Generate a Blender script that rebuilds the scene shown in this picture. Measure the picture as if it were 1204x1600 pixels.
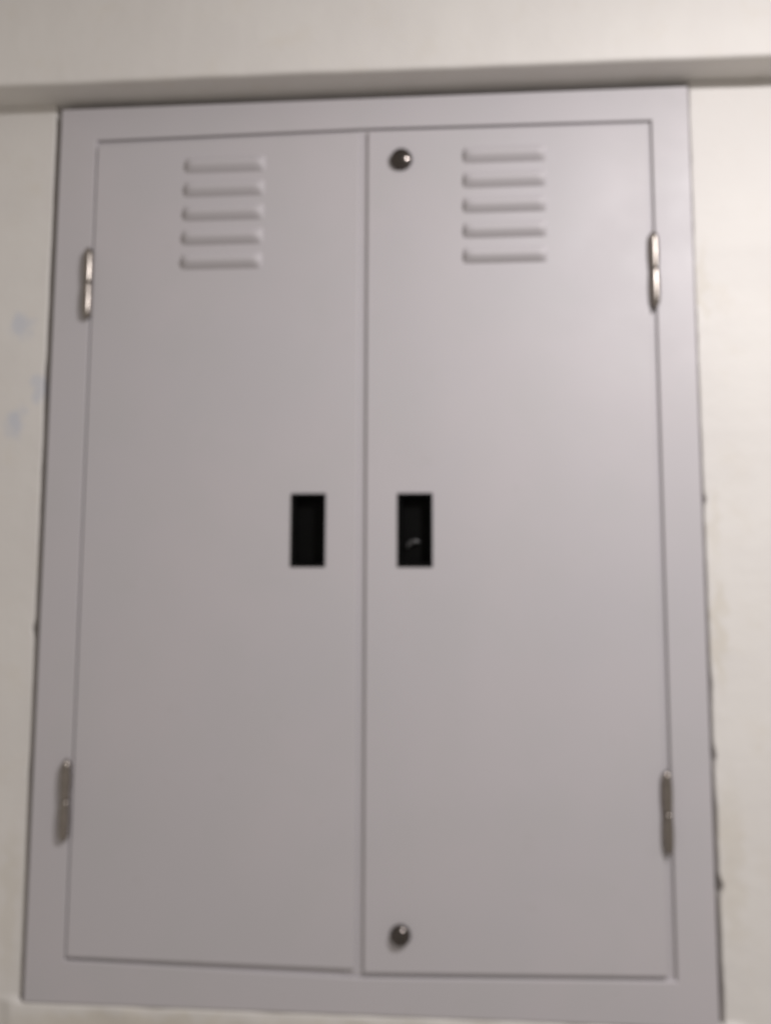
import bpy, bmesh, math, random
from mathutils import Matrix, Vector, noise

random.seed(7)
for o in list(bpy.data.objects):
    bpy.data.objects.remove(o, do_unlink=True)
scene = bpy.context.scene
C = scene.collection

# ------------------------------------------------------------------ camera
PITCH, YAW, ROLL = 0.09358, 0.06568, -0.0030
CAM = Vector((0.09883, -1.06509, -0.07294))
R = Matrix.Rotation(YAW, 3, 'Z') @ Matrix.Rotation(PITCH, 3, 'X') @ Matrix.Rotation(ROLL, 3, 'Y')
cam_d = bpy.data.cameras.new('camera')
cam = bpy.data.objects.new('camera', cam_d)
C.objects.link(cam)
rx, ry, rz = R.col[0], R.col[1], R.col[2]
m3 = Matrix((rx, rz, -ry)).transposed()
cam.matrix_world = Matrix.Translation(CAM) @ m3.to_4x4()
cam_d.sensor_fit = 'VERTICAL'
cam_d.sensor_height = 36.0
cam_d.sensor_width = 36.0
cam_d.lens = 1230.0 / 1600.0 * 36.0
cam_d.clip_start = 0.02
cam_d.clip_end = 60.0
cam_d.dof.use_dof = True            # hand-held phone, focused a little behind the cabinet
cam_d.dof.focus_distance = 3.0
cam_d.dof.aperture_fstop = 1.95
scene.camera = cam

# ------------------------------------------------------------------ world: dim, even indoor light
w = bpy.data.worlds.new('World')
scene.world = w
w.use_nodes = True
bg = w.node_tree.nodes['Background']
bg.inputs['Color'].default_value = (1.0, 0.915, 0.83, 1)
bg.inputs['Strength'].default_value = 0.385

# ------------------------------------------------------------------ ceiling lamp, up and to the right of the cabinet
ld = bpy.data.lights.new('ceiling_lamp', 'AREA')
ld.shape = 'DISK'
ld.size = 0.20
ld.energy = 24.0
ld.color = (1.0, 0.965, 0.97)
lamp = bpy.data.objects.new('ceiling_lamp', ld)
C.objects.link(lamp)
lamp.location = (0.80, -0.98, 0.855)
aim = Vector((-0.29, 0.15, -0.945))
lamp.rotation_euler = aim.to_track_quat('-Z', 'Y').to_euler()

vs = scene.view_settings
vs.view_transform = 'Standard'
vs.look = 'None'
vs.gamma = 1.0
vs.exposure = 0.0
vs.use_curve_mapping = False
scene.render.engine = 'CYCLES'


# ------------------------------------------------------------------ materials
class NT:
    def __init__(s, name):
        s.m = bpy.data.materials.new(name)
        s.m.use_nodes = True
        s.t = s.m.node_tree
        s.b = s.t.nodes['Principled BSDF']
        s.co = s.t.nodes.new('ShaderNodeTexCoord').outputs['Object']

    def n(s, kind, **kw):
        nd = s.t.nodes.new(kind)
        for k, v in kw.items():
            if k in nd.inputs.keys():
                nd.inputs[k].default_value = v
            else:
                setattr(nd, k, v)
        return nd

    def l(s, a, b):
        s.t.links.new(a, b)

    def noise(s, scale, detail=3.0, rough=0.55, vec=None):
        nd = s.n('ShaderNodeTexNoise', Scale=scale, Detail=detail, Roughness=rough)
        s.l(vec or s.co, nd.inputs['Vector'])
        return nd.outputs['Fac']

    def ramp(s, src, a, b, lo=0.0, hi=1.0):
        nd = s.n('ShaderNodeMapRange')
        nd.interpolation_type = 'SMOOTHSTEP'
        nd.inputs['From Min'].default_value = a
        nd.inputs['From Max'].default_value = b
        nd.inputs['To Min'].default_value = lo
        nd.inputs['To Max'].default_value = hi
        s.l(src, nd.inputs['Value'])
        return nd.outputs['Result']

    def math(s, op, a, b=None):
        nd = s.n('ShaderNodeMath', operation=op)
        for i, v in enumerate((a, b)):
            if v is None:
                continue
            if isinstance(v, (int, float)):
                nd.inputs[i].default_value = v
            else:
                s.l(v, nd.inputs[i])
        return nd.outputs[0]

    def mix(s, fac, a, b):
        nd = s.n('ShaderNodeMix', data_type='RGBA')
        if isinstance(fac, (int, float)):
            nd.inputs[0].default_value = fac
        else:
            s.l(fac, nd.inputs[0])
        for i, v in ((6, a), (7, b)):
            if isinstance(v, tuple):
                nd.inputs[i].default_value = (*v, 1)
            else:
                s.l(v, nd.inputs[i])
        return nd.outputs[2]

    def bump(s, h, strength, dist, prev=None):
        nd = s.n('ShaderNodeBump', Strength=strength, Distance=dist)
        s.l(h, nd.inputs['Height'])
        if prev is not None:
            s.l(prev, nd.inputs['Normal'])
        return nd.outputs['Normal']


def paint_mat():
    t = NT('grey_enamel_paint')
    big = t.noise(3.2, 4.0)
    mid = t.noise(11.0, 5.0)
    c = t.mix(t.ramp(big, 0.35, 0.65), (0.446, 0.428, 0.448), (0.460, 0.436, 0.454))
    c = t.mix(t.ramp(mid, 0.40, 0.70, 0.0, 0.35), c, (0.432, 0.422, 0.430))
    smudge = t.ramp(t.noise(26.0, 6.0, 0.7), 0.60, 0.78, 0.0, 0.14)
    c = t.mix(smudge, c, (0.30, 0.285, 0.27))
    t.l(c, t.b.inputs['Base Color'])
    t.l(t.ramp(t.noise(7.0, 4.0), 0.3, 0.7, 0.46, 0.56), t.b.inputs['Roughness'])
    t.b.inputs['Specular IOR Level'].default_value = 0.5
    nb = t.bump(t.noise(4.5, 1.0), 0.5, 0.0035)
    nb = t.bump(t.noise(520.0, 2.0), 0.12, 0.0004, nb)
    t.l(nb, t.b.inputs['Normal'])
    return t.m


def plaster_mat(name, stains):
    t = NT(name)
    warp = t.n('ShaderNodeTexNoise', Scale=38.0, Detail=4.0)
    t.l(t.co, warp.inputs['Vector'])
    sub = t.n('ShaderNodeVectorMath', operation='SUBTRACT')
    t.l(warp.outputs['Color'], sub.inputs[0])
    sub.inputs[1].default_value = (0.5, 0.5, 0.5)
    scl = t.n('ShaderNodeVectorMath', operation='SCALE')
    t.l(sub.outputs[0], scl.inputs[0])
    scl.inputs['Scale'].default_value = 0.045
    add = t.n('ShaderNodeVectorMath', operation='ADD')
    t.l(t.co, add.inputs[0])
    t.l(scl.outputs[0], add.inputs[1])
    wco = add.outputs[0]

    c = t.mix(t.ramp(t.noise(5.0, 5.0), 0.35, 0.65), (0.642, 0.621, 0.596), (0.616, 0.594, 0.572))
    c = t.mix(t.ramp(t.noise(17.0, 6.0, 0.65), 0.52, 0.75, 0.0, 0.45), c, (0.60, 0.562, 0.508))
    c = t.mix(t.ramp(t.noise(60.0, 5.0, 0.7), 0.62, 0.75, 0.0, 0.25), c, (0.48, 0.455, 0.42))
    for (pos, rad, col, amt) in stains:
        mp = t.n('ShaderNodeVectorMath', operation='SUBTRACT')
        t.l(wco, mp.inputs[0])
        mp.inputs[1].default_value = pos
        sc = t.n('ShaderNodeVectorMath', operation='MULTIPLY')
        t.l(mp.outputs[0], sc.inputs[0])
        sc.inputs[1].default_value = (1 / rad[0], 0.0, 1 / rad[1])
        ln = t.n('ShaderNodeVectorMath', operation='LENGTH')
        t.l(sc.outputs[0], ln.inputs[0])
        f = t.ramp(ln.outputs['Value'], 0.35, 1.15, amt, 0.0)
        c = t.mix(f, c, col)
    t.l(c, t.b.inputs['Base Color'])
    t.b.inputs['Roughness'].default_value = 0.62
    t.b.inputs['Specular IOR Level'].default_value = 0.3
    nb = t.bump(t.noise(14.0, 4.0), 0.35, 0.004)
    nb = t.bump(t.noise(130.0, 5.0, 0.6), 0.30, 0.0011, nb)
    t.l(nb, t.b.inputs['Normal'])
    return t.m


def metal_mat(name, col, rough, rust=0.0):
    t = NT(name)
    c = t.mix(t.ramp(t.noise(90.0, 4.0), 0.4, 0.7, 0.0, 0.4 + rust), col, tuple(v * 0.6 for v in col))
    t.l(c, t.b.inputs['Base Color'])
    t.b.inputs['Metallic'].default_value = 1.0
    t.l(t.ramp(t.noise(60.0, 3.0), 0.3, 0.7, rough * 0.85, rough * 1.2), t.b.inputs['Roughness'])
    return t.m


def plain_mat(name, col, rough, spec=0.5):
    t = NT(name)
    c = t.mix(t.ramp(t.noise(45.0, 4.0), 0.4, 0.7, 0.0, 0.5), col, tuple(v * 1.5 for v in col))
    t.l(c, t.b.inputs['Base Color'])
    t.l(t.ramp(t.noise(80.0, 3.0), 0.3, 0.7, rough * 0.85, rough * 1.2), t.b.inputs['Roughness'])
    t.b.inputs['Specular IOR Level'].default_value = spec
    return t.m


BLUE = (0.45, 0.485, 0.575)
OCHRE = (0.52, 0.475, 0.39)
M_PAINT = paint_mat()
M_WALL = plaster_mat('off_white_plaster', [
    ((-0.497, 0, 0.297), (0.023, 0.020), BLUE, 0.52),
    ((-0.498, 0, 0.158), (0.018, 0.025), BLUE, 0.58),
    ((-0.465, 0, 0.203), (0.015, 0.022), BLUE, 0.45),
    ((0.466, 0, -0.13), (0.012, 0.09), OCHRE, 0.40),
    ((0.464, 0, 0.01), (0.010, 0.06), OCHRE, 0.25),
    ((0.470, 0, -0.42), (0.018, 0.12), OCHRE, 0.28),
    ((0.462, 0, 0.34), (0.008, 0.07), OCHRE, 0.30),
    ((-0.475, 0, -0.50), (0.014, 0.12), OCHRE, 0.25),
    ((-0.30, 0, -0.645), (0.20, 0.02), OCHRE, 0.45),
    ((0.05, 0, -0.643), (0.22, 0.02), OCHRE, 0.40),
])
M_BEAM = plaster_mat('off_white_beam_plaster', [])
M_HINGE = metal_mat('worn_zinc', (0.30, 0.27, 0.245), 0.31)
M_LOCK = metal_mat('dark_chrome', (0.115, 0.102, 0.095), 0.20)
M_SLOT = plain_mat('key_slot_black', (0.008, 0.008, 0.008), 0.6)
M_BLACK = plain_mat('black_plastic', (0.0022, 0.0022, 0.0022), 0.5, 0.07)
M_GLINT = plain_mat('glint_grey_plastic', (0.05, 0.05, 0.052), 0.25, 0.6)  # paler, glossier than the pull, to imitate a glint in its cup


# ------------------------------------------------------------------ helpers
def obj(name, bm, mats, parent=None, smooth=False):
    me = bpy.data.meshes.new(name)
    bmesh.ops.recalc_face_normals(bm, faces=bm.faces[:])
    bm.to_mesh(me)
    bm.free()
    for m in (mats if isinstance(mats, (list, tuple)) else [mats]):
        me.materials.append(m)
    if smooth:
        for p in me.polygons:
            p.use_smooth = True
    o = bpy.data.objects.new(name, me)
    C.objects.link(o)
    if parent is not None:
        o.parent = parent
    return o


def box(bm, x0, x1, y0, y1, z0, z1, mat=0):
    v = [bm.verts.new((x, y, z)) for x in (x0, x1) for y in (y0, y1) for z in (z0, z1)]
    for q in ((0, 1, 3, 2), (4, 6, 7, 5), (0, 4, 5, 1), (2, 3, 7, 6), (0, 2, 6, 4), (1, 5, 7, 3)):
        bm.faces.new([v[i] for i in q]).material_index = mat


def bevel(o, width, seg=3, angle=40):
    b = o.modifiers.new('bevel', 'BEVEL')
    b.width = width
    b.segments = seg
    b.limit_method = 'ANGLE'
    b.angle_limit = math.radians(angle)
    for p in o.data.polygons:
        p.use_smooth = True
    wn = o.modifiers.new('weighted_normal', 'WEIGHTED_NORMAL')
    wn.keep_sharp = True
    return o


def rect_pts(x0, x1, z0, z1):
    return [(x0, z0), (x1, z0), (x1, z1), (x0, z1)]


def ring_plate(bm, outer, inner, y0, y1, mat=0):
    """flat plate from y0 (front) to y1 with one hole; outer and inner are matching lists of (x, z)"""
    def loop(r, y):
        return [bm.verts.new((x, y, z)) for x, z in r]
    of, inf, ob, inb = loop(outer, y0), loop(inner, y0), loop(outer, y1), loop(inner, y1)
    n = len(outer)
    for i in range(n):
        j = (i + 1) % n
        for q in ((of[i], of[j], inf[j], inf[i]), (ob[i], ob[j], inb[j], inb[i]),
                  (of[i], of[j], ob[j], ob[i]), (inf[i], inf[j], inb[j], inb[i])):
            bm.faces.new(q).material_index = mat


def lathe(bm, prof, seg=28, axis='Z', center=(0, 0, 0), mat=0):
    """prof: list of (radius, height); axis Z: upright, axis Y: height runs towards the viewer (-Y)"""
    rings = []
    for r, h in prof:
        ring = []
        for k in range(seg):
            a = 2 * math.pi * k / seg
            if axis == 'Z':
                p = (r * math.cos(a), r * math.sin(a), h)
            else:
                p = (r * math.cos(a), -h, r * math.sin(a))
            ring.append(bm.verts.new([p[i] + center[i] for i in range(3)]))
        rings.append(ring)
    for a, b in zip(rings, rings[1:]):
        for k in range(seg):
            bm.faces.new((a[k], a[(k + 1) % seg], b[(k + 1) % seg], b[k])).material_index = mat
    bm.faces.new(rings[0][::-1]).material_index = mat
    bm.faces.new(rings[-1]).material_index = mat


def lerp_table(tab, x):
    if x <= tab[0][0]:
        return tab[0][1]
    for (a, va), (b, vb) in zip(tab, tab[1:]):
        if x <= b:
            return va + (vb - va) * (x - a) / (b - a)
    return tab[-1][1]


def nz(x, z, s, seed=0.0):
    return noise.noise(Vector((x * s, seed, z * s)))


# ------------------------------------------------------------------ plaster wall with the opening for the cabinet
Z_BOT = -0.6197
EDGE_L = [(-0.63, -0.4530), (-0.41, -0.4545), (-0.14, -0.4560), (0.08, -0.4572), (0.31, -0.4576), (0.63, -0.4576)]
EDGE_R = [(-0.63, 0.4556), (-0.46, 0.4544), (-0.30, 0.4532), (-0.06, 0.4524), (0.08, 0.4516), (0.38, 0.4508), (0.63, 0.4504)]
CHIPS_L = [(-0.134, 0.010, 0.0038), (0.21, 0.030, 0.0022), (-0.33, 0.02, 0.0012)]
CHIPS_R = [(0.042, 0.007, 0.0030), (-0.290, 0.009, 0.0026), (-0.452, 0.010, 0.0052), (-0.36, 0.02, 0.0014), (-0.20, 0.03, 0.0012)]


def edge_x(z, right):
    x = lerp_table(EDGE_R if right else EDGE_L, z)
    s = 1 if right else -1
    for zc, wd, am in (CHIPS_R if right else CHIPS_L):
        x += s * am * math.exp(-((z - zc) / wd) ** 2)
    x += 0.0008 * nz(s * 3.1, z, 38, 1.7) + 0.0005 * nz(s * 5.1, z, 120, 4.7)
    return x


def spread(a, b, n, p):
    return [a + (b - a) * (k / n) ** p for k in range(n + 1)]


bm = bmesh.new()
rows = [-z for z in spread(0.6197, 1.7, 24, 2.2)][::-1]           # up to the sill line
rB = len(rows) - 1
rows += [Z_BOT + (0.66 - Z_BOT) * k / 320 for k in range(1, 321)]
off_side = [0.0, 0.0012, 0.0026, 0.0045, 0.007, 0.011, 0.017, 0.026, 0.04, 0.06, 0.09, 0.14, 0.22, 0.36, 0.6, 1.0, 1.6, 2.2]
NMID = 70
cols = len(off_side) * 2 + NMID - 1
grid = []
for z in rows:
    zz = max(z, Z_BOT)
    xl, xr = edge_x(zz, False), edge_x(zz, True)
    xs = [xl - d for d in off_side[::-1]] + [xl + (xr - xl) * k / NMID for k in range(1, NMID)] + [xr + d for d in off_side]
    line = []
    for i, x in enumerate(xs):
        y = 0.0014 * nz(x, z, 4.0, 9.0) + 0.0006 * nz(x, z, 17.0, 3.0) + 0.0003 * nz(x, z, 55.0, 5.0)
        # worn, rounded arris round the opening
        dx = max(xl - x, x - xr, 0.0)
        dz = max(Z_BOT - z, 0.0)
        d = math.hypot(dx, dz)
        rr = 0.0022 * (1 + 0.5 * nz(x, z, 20, 8.0))
        if d < rr:
            y += rr * (1 - math.sqrt(max(0, 1 - (1 - d / rr) ** 2))) * 0.8
        # plaster squeezed out under the cabinet
        if z < Z_BOT + 1e-6:
            side = max(0.0, abs(x) - 0.462)
            y -= 0.0078 * (1 + 0.35 * nz(x, z, 25, 12.0)) * math.exp(-(dz / 0.045) ** 2) * math.exp(-(side / 0.012) ** 2)
        line.append(bm.verts.new((x, y, z)))
    grid.append(line)
iL = len(off_side) - 1
iR = iL + NMID
for r in range(len(rows) - 1):
    for c in range(len(grid[0]) - 1):
        if r >= rB and iL <= c < iR:
            continue
        bm.faces.new((grid[r][c], grid[r][c + 1], grid[r + 1][c + 1], grid[r + 1][c]))
for line in grid[rB + 1:]:
    for v in line[iL + 1:iR]:
        bm.verts.remove(v)
# the opening's reveals and its back
D = 0.26
path = [grid[r][iL] for r in range(len(rows) - 1, rB, -1)] + grid[rB][iL:iR + 1] + [grid[r][iR] for r in range(rB + 1, len(rows))]
backs = [bm.verts.new((v.co.x, D, v.co.z)) for v in path]
for k in range(len(path) - 1):
    bm.faces.new((path[k], path[k + 1], backs[k + 1], backs[k]))
bm.faces.new(backs)
wall = obj('wall', bm, M_WALL, smooth=True)
wall['kind'] = 'structure'
wall['label'] = 'off-white plastered wall around the cabinet with bluish smudges and chipped edges'

# ------------------------------------------------------------------ plaster beam above the cabinet
Z_SOF, Y_FR = 0.6305, -0.0505
bm = bmesh.new()
prof = []
for k in range(5):
    prof.append((0.10 - 0.12 * k / 4, 0.0))
prof += [(-0.034, 0.0), (-0.043, 0.0)]
r = 0.0055
for k in range(1, 8):
    a = math.pi / 2 * k / 7
    prof.append((Y_FR + r - r * math.sin(a), r - r * math.cos(a)))
for h in (0.012, 0.02, 0.035, 0.055, 0.08, 0.11, 0.15, 0.2, 0.28, 0.4, 0.6, 0.9, 1.3):
    prof.append((Y_FR, h))
xs = sorted(set([round(-0.8 + 1.6 * k / 220, 5) for k in range(221)] + [-2.6, -2.0, -1.5, -1.1, -0.95, 0.95, 1.1, 1.5, 2.0, 2.6]))
lines = []
for x in xs:
    ln = []
    for (y, h) in prof:
        d = 0.0016 * nz(x, h, 3.5, 21.0) + 0.0009 * nz(x, h, 16.0, 25.0) + 0.0004 * nz(x, h, 60.0, 29.0)
        if y > Y_FR + 0.012:                       # soffit
            ln.append(bm.verts.new((x, y, Z_SOF + 0.0011 * nz(x, y, 9.0, 33.0) + 0.0007 * nz(x, y, 40.0, 35.0))))
        else:
            ln.append(bm.verts.new((x, y + d, Z_SOF + h + 0.0011 * nz(x, y, 9.0, 33.0))))
    lines.append(ln)
for a, b in zip(lines, lines[1:]):
    for k in range(len(prof) - 1):
        bm.faces.new((a[k], b[k], b[k + 1], a[k + 1]))
    bm.faces.new((a[-1], b[-1], b[0], a[0]))
beam = obj('ceiling_beam', bm, M_BEAM, smooth=True)
beam['kind'] = 'structure'
beam['label'] = 'off-white plastered beam jutting out over the cabinet'

# ------------------------------------------------------------------ the cabinet
cab = bpy.data.objects.new('metal_cabinet', None)
C.objects.link(cab)
cab.empty_display_size = 0.1
cab.location = (0, 0, -0.6190)
cab['label'] = 'grey painted metal cabinet with two tall louvred doors set into the plaster wall'
cab['category'] = 'cabinet'
UP = 0.6190                                            # child coordinates: z measured from the base


def child(name, bm, mats, parent=cab, **kw):
    bmesh.ops.translate(bm, verts=bm.verts[:], vec=(0, 0, UP))
    return obj(name, bm, mats, parent, **kw)


OUT = [(-0.4454, -0.6190), (-0.0030, -0.6190), (0.4462, -0.6190), (0.4472, 0.6182), (-0.0030, 0.6182), (-0.4454, 0.6182)]
OPN = [(-0.3916, -0.5649), (-0.0030, -0.5740), (0.3962, -0.5645), (0.3962, 0.5707), (-0.0030, 0.5728), (-0.3916, 0.5690)]
YF = -0.0088                                           # face of the frame
bm = bmesh.new()
ring_plate(bm, OUT, OPN, YF, 0.0300)
frame = bevel(child('frame', bm, M_PAINT), 0.0016)
bm = bmesh.new()
ring_plate(bm, rect_pts(-0.3960, 0.4000, -0.5790, 0.5770), rect_pts(-0.3700, 0.3740, -0.5420, 0.5480), YF + 0.0050, YF + 0.0070)
child('rebate', bm, M_PAINT, frame)
bm = bmesh.new()                                       # the box behind the doors
x0, x1, z0, z1 = -0.4040, 0.4080, -0.5860, 0.5850
q = [bm.verts.new((x, y, z)) for y in (0.028, 0.235) for (x, z) in ((x0, z0), (x1, z0), (x1, z1), (x0, z1))]
for i in range(4):
    bm.faces.new((q[i], q[(i + 1) % 4], q[4 + (i + 1) % 4], q[4 + i]))
bm.faces.new(q[4:])
child('cabinet_box', bm, M_PAINT)

YD = -0.0098                                           # face of the doors
H_L = (-0.0980, -0.0530, -0.0465, 0.0506)
H_R = (0.0466, 0.0916, -0.0465, 0.0504)


def make_door(rect, hole, label):
    bm = bmesh.new()
    ring_plate(bm, rect, rect_pts(*hole), YD, YD + 0.0046)
    d = child('door', bm, M_PAINT)
    d['label'] = label
    bevel(d, 0.0016)
    return d


RL = [(-0.3895, -0.5602), (-0.0085, -0.5634), (-0.0085, 0.5660), (-0.3893, 0.5605)]
RR = [(0.0028, -0.5672), (0.3855, -0.5592), (0.3880, 0.5630), (0.0028, 0.5688)]
door_l = make_door(RL, H_L, 'left door with five vent louvres and a black recessed pull')
door_r = make_door(RR, H_R, 'right door with two cylinder locks, five vent louvres and a black recessed pull')
bm = bmesh.new()                                       # lip behind the seam between the doors
box(bm, -0.024, 0.016, YD + 0.0050, YD + 0.0057, -0.571, 0.570)
child('meeting_lip', bm, M_PAINT, door_l)


# --- pressed vent louvres
def louvre_mesh(Wd, Ht, H):
    NU, NV = 44, 26
    bm = bmesh.new()
    g = []
    ts = [k / NV for k in range(NV + 1)]
    for t in ts:
        row = []
        for i in range(NU + 1):
            s = i / NU
            u = s * Wd
            # ends: rounded shoulders
            e = min(u, Wd - u) / 0.0140
            e = 1.0 if e >= 1 else math.sqrt(max(0.0, 1 - (1 - e) ** 2))
            if t < 0.57:
                a = t / 0.57
                hgt = a * a * (3 - 2 * a)
            else:
                a = (t - 0.57) / 0.43
                hgt = 1 - a ** 1.6
            y = -(H * hgt * e) + 0.0004
            if t in (0.0, 1.0) or i in (0, NU):
                y = 0.0006
            # lower corners pulled in, so that the foot line is rounded
            row.append(bm.verts.new((u - Wd / 2, y, -t * Ht)))
        g.append(row)
    for a, b in zip(g, g[1:]):
        for i in range(NU):
            bm.faces.new((a[i], a[i + 1], b[i + 1], b[i]))
    me = bpy.data.meshes.new('vent_louvre')
    bmesh.ops.recalc_face_normals(bm, faces=bm.faces[:])
    bm.to_mesh(me)
    bm.free()
    if sum(p.normal.y for p in me.polygons) > 0:
        me.flip_normals()
    for p in me.polygons:
        p.use_smooth = True
    me.materials.append(M_PAINT)
    return me


LM = louvre_mesh(0.1165, 0.0275, 0.0088)
for parent, xc, zb, sp, lean in ((door_l, -0.2008, 0.5135, 0.0356, -0.0006), (door_r, 0.1940, 0.5155, 0.0363, -0.0001)):
    for k in range(5):
        o = bpy.data.objects.new('vent_louvre', LM)
        C.objects.link(o)
        o.parent = parent
        o.location = (xc + lean * k, YD, zb - sp * k + 0.0270 + UP)


# --- recessed pulls
def pull(parent, r):
    x0, x1, z0, z1 = r
    bm = bmesh.new()
    rim = 0.0035
    e = 0.0004
    # thin flange round the hole, then a cup with sloping walls
    def loop(m, y):
        return [bm.verts.new(p) for p in ((x0 + m, y, z0 + m), (x1 - m, y, z0 + m), (x1 - m, y, z1 - m), (x0 + m, y, z1 - m))]
    L = [loop(-0.0012, YD - e * 0.5), loop(-0.0012, YD - 0.0016), loop(rim * 0.4, YD - 0.0020), loop(rim, YD - 0.0012),
         loop(rim + 0.0012, YD + 0.002), loop(rim + 0.0035, YD + 0.015)]
    for a, b in zip(L, L[1:]):
        for i in range(4):
            j = (i + 1) % 4
            bm.faces.new((a[i], a[j], b[j], b[i]))
    bm.faces.new(L[-1])
    o = child('recessed_pull', bm, M_BLACK, parent)
    return bevel(o, 0.0008, 2, 25)


pull(door_l, H_L)
pull(door_r, H_R)


def glint_ridge(parent, cx, cz, rot, rx_, rz_, depth):
    """added curved ridge that stands in for a glint inside the cup"""
    bm = bmesh.new()
    n, m = 18, 10
    pts = []
    for i in range(n + 1):
        a = math.pi * (0.05 + 0.9 * i / n)
        px, pz = rx_ * math.cos(a), rz_ * math.sin(a)
        rad = 0.0031 * math.sin(math.pi * (i + 0.6) / (n + 1.2)) ** 0.6
        t = Vector((-rx_ * math.sin(a), 0, rz_ * math.cos(a))).normalized()
        nrm = Vector((t.z, 0, -t.x))
        ring = []
        for k in range(m):
            b = 2 * math.pi * k / m
            p = Vector((px, 0, pz)) + nrm * rad * math.cos(b) + Vector((0, -1, 0)) * rad * math.sin(b) * 1.2
            ring.append(bm.verts.new(p))
        pts.append(ring)
    for a, b in zip(pts, pts[1:]):
        for k in range(m):
            bm.faces.new((a[k], a[(k + 1) % m], b[(k + 1) % m], b[k]))
    bm.faces.new(pts[0][::-1])
    bm.faces.new(pts[-1])
    bmesh.ops.rotate(bm, verts=bm.verts[:], cent=(0, 0, 0), matrix=Matrix.Rotation(rot, 3, 'Y'))
    bmesh.ops.translate(bm, verts=bm.verts[:], vec=(cx, depth, cz))
    return child('pull_glint', bm, M_GLINT, parent, smooth=True)


glint_ridge(door_r, 0.0672, -0.0195, math.radians(-24), 0.0092, 0.0062, YD + 0.0105)  # added shape for the reflection in the right cup, not a real latch


# --- cylinder locks
def lock(parent, x, z, slot_ang, R1, dome):
    bm = bmesh.new()
    RC, half, fr = R1 * 1.45, math.radians(dome), 0.0024      # domed cap with a rolled edge
    rc = RC * math.sin(half)
    prof = [(R1 * 1.08, -0.0005), (R1 * 1.11, 0.0008), (R1 * 1.08, 0.0022), (R1, 0.0030), (R1, 0.0050)]
    c_r, c_h = R1 - fr, 0.0050
    for k in range(1, 9):
        a = (math.pi / 2 - half) * k / 8
        prof.append((c_r + fr * math.cos(a), c_h + fr * math.sin(a)))
    r0, h0 = prof[-1]
    RC = r0 / math.sin(half)
    top = h0 + RC * (1 - math.cos(half))
    for k in range(1, 12):
        a = half * (1 - k / 12)
        prof.append((RC * math.sin(a), top - RC * (1 - math.cos(a))))
    prof.append((0.0004, top))
    lathe(bm, prof, 40, 'Y')
    b2 = bmesh.new()
    box(b2, -0.0008, 0.0008, -top - 0.0001, -top + 0.002, -0.0030, 0.0030, 1)
    bmesh.ops.rotate(b2, verts=b2.verts[:], cent=(0, 0, 0), matrix=Matrix.Rotation(slot_ang, 3, 'Y'))
    tmp = bpy.data.meshes.new('tmp')
    b2.to_mesh(tmp)
    b2.free()
    bm.from_mesh(tmp)
    bpy.data.meshes.remove(tmp)
    bmesh.ops.translate(bm, verts=bm.verts[:], vec=(x, YD, z))
    return child('cylinder_lock', bm, [M_LOCK, M_SLOT], parent, smooth=True)


lock(door_r, 0.0500, 0.5235, 0.3, 0.0142, 32)
lock(door_r, 0.0500, -0.5190, 0.0, 0.0122, 47)


# --- weld-on hinges: two knuckles on a pin, a narrow leaf behind them
def hinge(x, zt, zb, label):
    L = zt - zb
    zm = (zt + zb) / 2
    y = YD - 0.0030
    bm = bmesh.new()
    lathe(bm, [(0.0026, zb + 0.004), (0.0026, zt - 0.004)], 14, 'Z', (x, y, 0))
    box(bm, x - 0.0052, x + 0.0052, y + 0.001, 0.0095, zb + 0.006, zt - 0.006)
    h = child('hinge', bm, M_HINGE)
    h['label'] = label
    R0 = 0.0066
    for a, b, tip in ((zm + 0.0002, zt, 1), (zb, zm - 0.0002, -1)):
        n = 18
        prof = []
        for k in range(n + 1):
            t = k / n
            zz = a + (b - a) * t
            u = t if tip > 0 else 1 - t                 # 0 at the joint, 1 at the outer tip
            r_ = R0 * (0.90 + 0.16 * math.sin(math.pi * min(1, u * 1.05)))
            if u > 0.80:
                v = (u - 0.80) / 0.20
                r_ *= math.sqrt(max(0.03, 1 - v * v * 0.95))
            prof.append((r_, zz))
        bmk = bmesh.new()
        lathe(bmk, prof, 26, 'Z', (x, y, 0))
        child('knuckle', bmk, M_HINGE, h, smooth=True)
    return h


hinge(-0.3946, 0.4058, 0.3010, 'bright upper left hinge')
hinge(-0.3978, -0.3060, -0.4130, 'dull lower left hinge')
hinge(0.3930, 0.4085, 0.3015, 'bright upper right hinge')
hinge(0.3895, -0.3070, -0.4105, 'dull lower right hinge')
